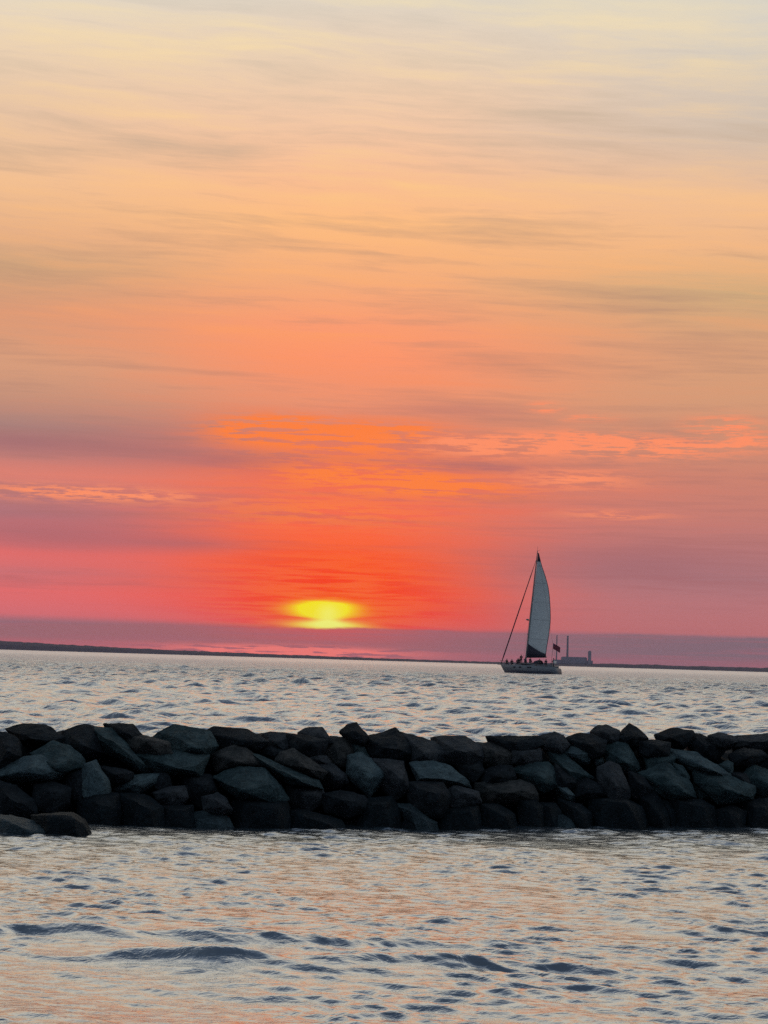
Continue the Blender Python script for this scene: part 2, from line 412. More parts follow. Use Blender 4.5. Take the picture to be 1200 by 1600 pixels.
# ------------------------------------------------------------------ sailboat
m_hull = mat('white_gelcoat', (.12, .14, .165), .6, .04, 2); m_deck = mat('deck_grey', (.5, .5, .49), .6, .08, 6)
m_glass = mat('dark_glass', (.015, .017, .02), .1, .1, 3); m_dark = mat('navy_canvas', (.012, .014, .028), .85, .25, 5, bump=.01)
m_sail = mat('sailcloth', (.44, .48, .50), .75, .05, .8, bump=.02, bscale=1.2); m_alu = mat('mast_aluminium', (.16, .16, .17), .5, .1, 4, metallic=.3)
m_wire = mat('rigging_wire', (.05, .05, .055), .5, .1, 4, metallic=.5); m_stripe = mat('boot_stripe', (.02, .03, .06), .5, .1, 4)
m_red = mat('flag_red', (.12, .015, .035), .8, .15, 3); m_blue = mat('flag_blue', (.015, .02, .10), .8, .1, 3); m_white = mat('flag_white', (.6, .6, .6), .8, .05, 3)
LB = 12.2
def half(x):   # half beam at deck, bow at +6.1
    f = (x + LB / 2) / LB
    return 1.98 * (max(0.0, 1 - max(0, (f - .38) / .62) ** 2.1)) ** .9 * (1 - .16 * max(0, (.38 - f) / .38) ** 2)
def build_boat():
    p = at(826, 1052.5, 1); Dd = H / (-(ray(826, 1052.5).z)); pos_ = Vector((ray(826, 1052.5).x * Dd, Dd, 0))
    psi = R(30)
    t = empty('sailboat', (pos_.x, pos_.y + 1.5, 0), (0, 0, 0))
    fwd = Vector((-math.cos(psi), math.sin(psi), 0)); port = Vector((0, 0, 1)).cross(fwd)
    M = Matrix((fwd, port, Vector((0, 0, 1)))).transposed()
    M = M @ Matrix.Rotation(R(5.5), 3, 'X')       # heel to starboard
    t.rotation_euler = M.to_euler()
    tag(t, 'white sailboat heeling under one tall mainsail, its deck full of people', 'sailboat')
    # hull
    bm = bmesh.new(); rings = []
    xs = [-6.1, -5.4, -4.4, -3, -1.5, 0, 1.5, 3, 4.2, 5.1, 5.7, 6.05]
    for x in xs:
        b = max(half(x), .05); f = (x + 6.1) / 12.2; sheer = 1.25 + .35 * f ** 1.6
        dr = -.42 * math.sin(math.pi * min(1, max(0.02, f * .93))) - .03
        over = .9 * max(0, (f - .7) / .3)
        ring = []
        for (yb, zz) in ((1, sheer), (1.0, sheer * .55), (.95, .12), (.6, dr * .8), (0, dr), (-.6, dr * .8), (-.95, .12), (-1.0, sheer * .55), (-1, sheer)):
            xr = x - over * max(0, (sheer - zz) / sheer) * 1.2 + (.35 * (sheer - zz) / sheer * (1 - f * 6 if f < .16 else 0) * -1)
            wl = 1 if zz > sheer * .5 else (1 - .55 * max(0, (f - .6) / .4))
            ring.append((xr, yb * b * wl, zz))
        rings.append(ring)
    loft(bm, rings); hull = obj('hull', bm, m_hull, t, smooth=True)
    bm = bmesh.new()
    for s in (1, -1):
        rr = []
        for x in np.linspace(-5.7, 4.7, 20):
            b = half(x) + .02; f = (x + 6.1) / 12.2; wl = 1 - .12 * max(0, (f - .6) / .4)
            rr.append([(x, s * (b * .965 * wl + .01), .02), (x, s * (b * .985 * wl + .02), .30)])
        loft(bm, rr, closed=False)
    obj('waterline_stripe', bm, m_stripe, hull)
    for x in (-1.1, .9, 2.2):
        for s in (1, -1):
            bm = bmesh.new()
            box(bm, (x, s * (half(x) + .005), 1.02), (.95 if x < 0 else .55, .05, .22)); obj('port_window', bm, m_glass, hull)
    bm = bmesh.new(); rr = []
    for x in np.linspace(-6.0, 6.0, 22):
        b = max(half(x), .03); f = (x + 6.1) / 12.2; z = 1.25 + .35 * f ** 1.6
        rr.append([(x, b * .97, z + .01), (x, 0, z + .07), (x, -b * .97, z + .01)])
    loft(bm, rr, closed=False); obj('deck', bm, m_deck, t)
    bm = bmesh.new(); rr = []
    for x, wd, h in ((-1.9, 1.15, .52), (-1.2, 1.2, .55), (1.2, 1.05, .48), (2.4, .8, .30), (3.2, .5, .06)):
        z = 1.35
        rr.append([(x, wd, z), (x, wd * .85, z + h), (x, -wd * .85, z + h), (x, -wd, z)])
    loft(bm, rr); cab = obj('cabin', bm, m_hull, t)
    bm = bmesh.new()
    for s in (1, -1): box(bm, (-.1, s * 1.07, 1.66), (2.2, .06, .17))
    obj('window', bm, m_glass, cab)
    # sprayhood, cockpit coamings, wheel
    bm = bmesh.new(); rr = []
    for x, h in ((-1.3, .1), (-1.5, .62), (-2.1, .78), (-2.6, .74)):
        rr.append([(x, 1.15 * math.cos(a), 1.85 + h * math.sin(a)) for a in np.linspace(0, math.pi, 9)])
    loft(bm, rr, closed=False); obj('sprayhood', bm, m_dark, t)
    for s in (1, -1):
        bm = bmesh.new(); box(bm, (-4.1, s * 1.35, 1.5), (3.2, .3, .4)); obj('coaming', bm, m_hull, t)
    bm = bmesh.new(); tube(bm, [(-4.9, .5 * math.cos(a), 1.95 + .5 * math.sin(a)) for a in np.linspace(0, 2 * math.pi, 17)], .03, 6)
    box(bm, (-4.75, 0, 1.65), (.25, .3, .7)); obj('steering_wheel', bm, m_alu, t)
    # mast raked aft
    mx, zb, zt = .75, 1.55, 23.8
    rake = math.tan(R(2.6))
    def mp(z, ox=0, oy=0): return (mx - rake * (z - zb) + ox, oy, z)
    bm = bmesh.new(); tube(bm, [mp(zb), mp(10), mp(18), mp(zt)], [.16, .15, .13, .08], 10); mast = obj('mast', bm, m_alu, t)
    for z, hw in ((7.4, 1.25), (12.4, 1.05), (17.2, .8)):
        bm = bmesh.new(); tube(bm, [mp(z + .1, -.35, hw), mp(z, 0, 0), mp(z + .1, -.35, -hw)], .05, 6); obj('spreader', bm, m_alu, mast)
    bm = bmesh.new(); bmesh.ops.create_uvsphere(bm, u_segments=14, v_segments=8, radius=.34)
    for v in bm.verts: v.co.z *= .45; v.co += Vector(mp(10.4, .55))
    box(bm, mp(10.2, .25), (.5, .08, .08)); obj('radar_dome', bm, m_alu, mast)
    bm = bmesh.new(); tube(bm, [mp(zt - .05, .05), mp(zt + .9, .05)], .02, 5); tube(bm, [mp(zt, -.1), mp(zt + .25, -.55)], .02, 5); obj('masthead_antenna', bm, m_wire, mast)
    # boom, sail bag, mainsail
    beta = R(10); bd = Vector((-math.cos(beta), -math.sin(beta), 0))
    zB = 3.15; G = Vector(mp(zB)) + bd * .2
    bm = bmesh.new(); tube(bm, [G, G + bd * 3.9 + Vector((0, 0, .18))], [.12, .1], 8); obj('boom', bm, m_alu, t)
    bm = bmesh.new(); rr = []
    for f in np.linspace(0, 1, 9):
        c = G + bd * (3.7 * f) + Vector((0, 0, .18 * f)); top = 2.0 * (1 - f) ** 1.35 + .62; bot = -.12
        sd_ = bd.cross(Vector((0, 0, 1)))
        rr.append([c + Vector((0, 0, bot)) + sd_ * .12, c + Vector((0, 0, top * .5)) + sd_ * .2, c + Vector((0, 0, top)) + sd_ * .03, c + Vector((0, 0, top)) - sd_ * .03, c + Vector((0, 0, top * .5)) - sd_ * .2, c + Vector((0, 0, bot)) - sd_ * .12])
    loft(bm, rr); obj('sail_bag', bm, m_dark, t, smooth=True)
    bm = bmesh.new(); grid = []
    tt = [0, .2, .36, .48, .58, .67, .78, .88, .96, 1]; ww = [3.7, 3.85, 3.8, 3.55, 3.15, 2.65, 1.85, 1.0, .4, .12]
    NV, NU = 48, 12
    for i in range(NV + 1):
        f = i / NV; z = zB + .3 + (zt - zB - .7) * f; wd = np.interp(f, tt, ww); tw = beta + R(14) * f
        dd = Vector((-math.cos(tw), -math.sin(tw), 0)); nn = Vector((-dd.y, dd.x, 0))
        row = []
        for j in range(NU + 1):
            u = j / NU; cam_ = .11 * wd * math.sin(math.pi * u ** .8)
            sc_ = .05 * math.sin(f * math.pi * 5) * u * u
            row.append(Vector(mp(z)) + dd * (wd * u + .14) - nn * (-cam_) * 1.0 + Vector((sc_, 0, -.12 * u * wd * (1 - f) * .2)))
        grid.append(row)
    loft(bm, grid, closed=False); ms = obj('mainsail', bm, m_sail, t, smooth=True)
    so_ = ms.modifiers.new('thickness', 'SOLIDIFY'); so_.thickness = .02
    for f in (.18, .36, .54, .72, .88):
        i = int(f * NV); bm = bmesh.new(); tube(bm, [grid[i][j] for j in range(1, NU + 1)], .035, 5); obj('batten', bm, m_alu, ms)
    # dark head of the sail and leech tape
    bm = bmesh.new(); tube(bm, [grid[i][NU] for i in range(0, NV + 1, 2)], .05, 5); obj('leech_tape', bm, m_dark, ms)
    bm = bmesh.new(); loft(bm, [[q + Vector((0, .0, 0)) for q in grid[i]] for i in range(NV - 4, NV + 1)], closed=False)
    o = obj('headboard', bm, m_dark, ms); o.modifiers.new('thickness', 'SOLIDIFY').thickness = .05; o.modifiers['thickness'].offset = 0
    # standing rigging
    bow = Vector((5.95, 0, 1.68)); top = Vector(mp(22.0, .1))
    bm = bmesh.new(); pts = [bow + (top - bow) * f for f in np.linspace(0, 1, 14)]
    tube(bm, pts, [.05] + [.12] * 3 + [.11] * 5 + [.09] * 3 + [.05, .03], 8); fj = obj('furled_jib', bm, m_dark, t)
    bm = bmesh.new(); tube(bm, [Vector(mp(zt - .1)), Vector((-5.95, 0, 1.4))], .014, 5); obj('backstay', bm, m_wire, t)
    for s in (1, -1):
        bm = bmesh.new(); tube(bm, [mp(zt - .6), mp(12.5, -.35, s * 1.05), mp(7.5, -.35, s * 1.25), (mx - .3, s * 1.85, 1.5)], .014, 5); obj('shroud', bm, m_wire, t)
    # rails
    bm = bmesh.new()
    for s in (1, -1):
        pr = []
        for x in np.linspace(-5.6, 5.4, 12):
            b = half(x) * .94; f = (x + 6.1) / 12.2; z = 1.25 + .35 * f ** 1.6
            tube(bm, [(x, s * b, z), (x, s * b, z + .62)], .016, 5); pr.append((x, s * b, z + .62))
        tube(bm, pr, .010, 4)
    obj('guard_rail', bm, m_wire, t)
    bm = bmesh.new(); tube(bm, [(5.0, .55, 2.25), (5.9, .25, 2.35), (6.25, 0, 2.35), (5.9, -.25, 2.35), (5.0, -.55, 2.25)], .03, 6)
    for q in ((5.0, .55), (5.0, -.55), (5.9, .2), (5.9, -.2)): tube(bm, [(q[0], q[1], 1.55), (q[0], q[1], 2.3)], .025, 5)
    box(bm, (6.25, 0, 1.62), (.8, .22, .12)); obj('pulpit', bm, m_alu, t)
    bm = bmesh.new(); tube(bm, [(-4.9, 1.7, 1.95), (-5.9, 1.5, 2.0), (-6.05, 0, 2.0), (-5.9, -1.5, 2.0), (-4.9, -1.7, 1.95)], .025, 6)
    for y in (1.5, .6, -.6, -1.5): tube(bm, [(-5.95, y, 1.3), (-5.95, y, 2.0)], .02, 5)
    obj('stern_rail', bm, m_alu, t)
    bm = bmesh.new(); box(bm, (-5.95, .9, 2.25), (.3, .7, .5)); obj('stern_locker', bm, m_white, t)
    # ensign high on its staff
    bm = bmesh.new(); tube(bm, [(-5.3, 1.2, 1.3), (-5.5, 1.2, 5.9)], .035, 6); st_ = obj('flag_staff', bm, m_alu, t)
    def flag(name, m, z0, z1, u0, u1, th=.0):
        bm = bmesh.new(); rr = []
        for u in np.linspace(u0, u1, 12):
            yo = .22 * math.sin(u * 4.2); dz_ = -.62 * u ** 1.3
            rr.append([(-5.47 - 1.25 * u, 1.2 + yo, z0 + dz_), (-5.47 - 1.25 * u, 1.2 + yo + .03, (z0 + z1) / 2 + dz_), (-5.47 - 1.25 * u, 1.2 + yo, z1 + dz_)])
        loft(bm, rr, closed=False); o = obj(name, bm, m, st_); md = o.modifiers.new('thickness', 'SOLIDIFY'); md.thickness = .02 + th; md.offset = 0
        return o
    fl = flag('flag', m_red, 4.75, 5.8, -.35, 1.15)
    fl2 = flag('canton', m_blue, 5.3, 5.82, -.37, .3, .02); fl2.parent = fl
    return t
boat = build_boat()

# people on the boat ------------------------------------------------
def person(local, face, pose, cloth, skin, hair, label):
    """body is one continuous skinned surface; clothes and hair are children. local = seat/feet point in boat space"""
    pass
    M = boat.matrix_basis
    root = empty('person', M @ Vector(local)); root.rotation_euler = (0, 0, face)
    tag(root, label, 'person', 'people aboard the sailboat')
    sit = pose == 'sit'
    hz = .12 if sit else .92
    P = {'pelvis': (0, 0, hz), 'waist': (0, 0, hz + .18), 'chest': (.02, 0, hz + .40), 'neck': (.03, 0, hz + .56), 'head': (.05, 0, hz + .68), 'crown': (.04, 0, hz + .82)}
    Rr = {'pelvis': (.16, .13), 'waist': (.14, .11), 'chest': (.17, .12), 'neck': (.055, .055), 'head': (.085, .09), 'crown': (.06, .07)}
    ed = [('pelvis', 'waist'), ('waist', 'chest'), ('chest', 'neck'), ('neck', 'head'), ('head', 'crown')]
    for s, n in ((1, 'l'), (-1, 'r')):
        P['sh' + n] = (.02, s * .19, hz + .48); P['el' + n] = (.10, s * .24, hz + .22); P['wr' + n] = (.32, s * .16, hz + .14); P['ha' + n] = (.40, s * .14, hz + .13)
        P['hip' + n] = (.02, s * .10, hz - .02)
        if sit: P['kn' + n] = (.45, s * .14, hz + .06); P['an' + n] = (.50, s * .13, hz - .36); P['to' + n] = (.66, s * .13, hz - .40)
        else: P['kn' + n] = (.05, s * .12, .48); P['an' + n] = (0, s * .12, .07); P['to' + n] = (.17, s * .13, .04)
        Rr['sh' + n] = (.075, .075); Rr['el' + n] = (.052, .052); Rr['wr' + n] = (.036, .036); Rr['ha' + n] = (.03, .045)
        Rr['hip' + n] = (.10, .10); Rr['kn' + n] = (.07, .07); Rr['an' + n] = (.045, .045); Rr['to' + n] = (.035, .035)
        ed += [('chest', 'sh' + n), ('sh' + n, 'el' + n), ('el' + n, 'wr' + n), ('wr' + n, 'ha' + n), ('pelvis', 'hip' + n), ('hip' + n, 'kn' + n), ('kn' + n, 'an' + n), ('an' + n, 'to' + n)]
    def skin_obj(name, keys, edges, grow, m):
        me = bpy.data.meshes.new(name); ix = {k_: i for i, k_ in enumerate(keys)}
        me.from_pydata([P[k_] for k_ in keys], [(ix[a], ix[b]) for a, b in edges], [])
        me.materials.append(m); o = bpy.data.objects.new(name, me); C.objects.link(o); o.parent = root
        md = o.modifiers.new('skin', 'SKIN'); md.use_smooth_shade = True
        lay = me.skin_vertices[0].data if me.skin_vertices else None
        if lay is None:
            bmm = bmesh.new(); bmm.from_mesh(me); bmm.verts.layers.skin.verify(); bmm.to_mesh(me); bmm.free(); lay = me.skin_vertices[0].data
        for k_ in keys:
            lay[ix[k_]].radius = (Rr[k_][0] + grow, Rr[k_][1] + grow)
        lay[0].use_root = True
        sb = o.modifiers.new('subdivision', 'SUBSURF'); sb.levels = 1; sb.render_levels = 1
        return o
    keys = list(P); skin_obj('body', keys, ed, 0, skin)
    jk = ['pelvis', 'waist', 'chest', 'shl', 'ell', 'wrl', 'shr', 'elr', 'wrr']
    skin_obj('jacket', jk, [e for e in ed if e[0] in jk and e[1] in jk], .018, cloth)
    tk = ['pelvis', 'hipl', 'knl', 'anl', 'hipr', 'knr', 'anr']
    skin_obj('trousers', tk, [e for e in ed if e[0] in tk and e[1] in tk], .012, m_dark)
    bm = bmesh.new(); bmesh.ops.create_uvsphere(bm, u_segments=12, v_segments=8, radius=.115)
    for v in bm.verts: v.co = Vector((v.co.x * 1.05 - .015, v.co.y * .95, v.co.z * 1.05 + .03)) + Vector(P['head'])
    bmesh.ops.delete(bm, geom=[v for v in bm.verts if v.co.z < P['head'][2] - .01 and v.co.x > P['head'][0] - .03], context='VERTS')
    obj('hair', bm, hair, root, smooth=True)
    return root
m_skin = mat('skin', (.32, .20, .15), .6, .05, 5); m_hair = mat('hair_dark', (.02, .015, .012), .8, .2, 20)
m_j1 = mat('jacket_black', (.015, .016, .02), .85, .2, 8); m_j2 = mat('jacket_plum', (.06, .02, .04), .85, .2, 8); m_j3 = mat('jacket_blue', (.02, .035, .07), .85, .2, 8)
crew = [((2.6, -.4, 1.9), R(-100), 'sit', m_j1, 'person in black jacket sitting on the cabin roof just ahead of the mast sitter'),
        ((1.15, 1.0, 1.75), R(-80), 'stand', m_j2, 'person in dark plum jacket standing on the side deck against the mast'),
        ((-.7, .9, 2.05), R(-60), 'sit', m_j1, 'person in black jacket sitting on the aft end of the cabin roof'),
        ((4.55, .35, 1.75), R(-60), 'sit', m_j1, 'person in dark jacket sitting foremost on the bow deck'),
        ((3.35, .55, 1.70), R(-80), 'sit', m_j2, 'person in dark plum jacket sitting between the bow sitter and the mast'),
        ((1.75, .75, 1.95), R(-90), 'sit', m_j1, 'person in black jacket sitting on the cabin roof just before the mast'),
        ((.35, .9, 2.05), R(-70), 'sit', m_j3, 'person in dark blue jacket sitting on the cabin roof just behind the mast'),
        ((-2.9, 1.3, 1.85), R(-90), 'sit', m_j1, 'person in black jacket seated in the cockpit under the boom end'),
        ((-4.3, 1.35, 1.80), R(-110), 'sit', m_j2, 'person in dark plum jacket seated in the cockpit nearest the flag staff'),
        ((-5.35, .1, 1.35), R(150), 'stand', m_j3, 'person in dark blue jacket standing at the stern behind the wheel')]
for loc_, fc, ps, mj, lb in crew: person(loc_, fc, ps, mj, m_skin, m_hair, lb)

# ------------------------------------------------------------------ breakwater
def rock_mat(name, c1, c2, rough=.8):
    m = bpy.data.materials.new(name); m.use_nodes = True; t = m.node_tree; b = t.nodes['Principled BSDF']
    b.inputs['Roughness'].default_value = rough; b.inputs['Specular IOR Level'].default_value = .12
    tcn = t.nodes.new('ShaderNodeTexCoord'); s = t.nodes.new('ShaderNodeSeparateXYZ'); t.links.new(tcn.outputs['Object'], s.inputs[0])
    X, Y, Z = (E(t, s.outputs[i]) for i in range(3))
    n = nz(t, X * 5.0, Y * 5.0, Z * 5.0, 7, .62); g = nz(t, X * 40.0, Y * 40.0, Z * 40.0, 4, .7)
    col = mixc(sstep(n * .7 + g * .3, .38, .62), c1 + (1,), c2 + (1,))
    vein = sstep(nz(t, X * 2.0, Y * 2.0, Z * 9.0, 5, .6, dist=1.2), .60, .68)
    col = mixc(sstep(nz(t, X * 13.0, Y * 13.0, Z * 13.0, 5, .7), .50, .62) * .45, col, tuple(v * .35 for v in c1) + (1,))
    col = mixc(vein * .5, col, tuple(min(1, v * 1.8) for v in c2) + (1,))
    t.links.new(col.v, b.inputs['Base Color'])
    crk = nz(t, X * 3.0, Y * 3.0, Z * 3.0, 3, .5, dist=2.5)
    cr = ((crk - .5).m('ABSOLUTE') * 30.0).m('MINIMUM', 1.0)
    hgt = n * .06 + g * .02 + cr * .006
    bp = t.nodes.new('ShaderNodeBump'); bp.inputs['Strength'].default_value = 1; bp.inputs['Distance'].default_value = 1
    t.links.new(hgt.v, bp.inputs['Height']); t.links.new(bp.outputs[0], b.inputs['Normal'])
    return m
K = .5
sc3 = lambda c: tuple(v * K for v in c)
RM = {'w': rock_mat('granite_wet_shaded', (.002, .006, .009), (.006, .014, .020), .6), 'v': rock_mat('granite_wet_teal', (.018, .032, .040), (.04, .066, .08), .5), 'g': rock_mat('granite_grey', sc3((.035, .075, .09)), sc3((.10, .17, .19))), 'd': rock_mat('granite_dark', sc3((.012, .02, .028)), sc3((.036, .052, .066))),  # black foot stone: wet, plus shade of the lower face put into its colour
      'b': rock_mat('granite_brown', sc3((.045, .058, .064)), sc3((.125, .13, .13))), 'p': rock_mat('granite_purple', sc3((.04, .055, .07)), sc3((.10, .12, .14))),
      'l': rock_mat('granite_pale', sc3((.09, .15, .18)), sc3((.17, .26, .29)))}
TAN = .80
def toe(px, py):
    if px < 148 and py > 1262: return 20.1
    return 21.4 + (px / 1200) * 2.4
def face_depth(px, py):
    k_ = -ray(px, py).z
    dt = toe(px, py)
    return (H + TAN * dt) / (k_ + TAN)
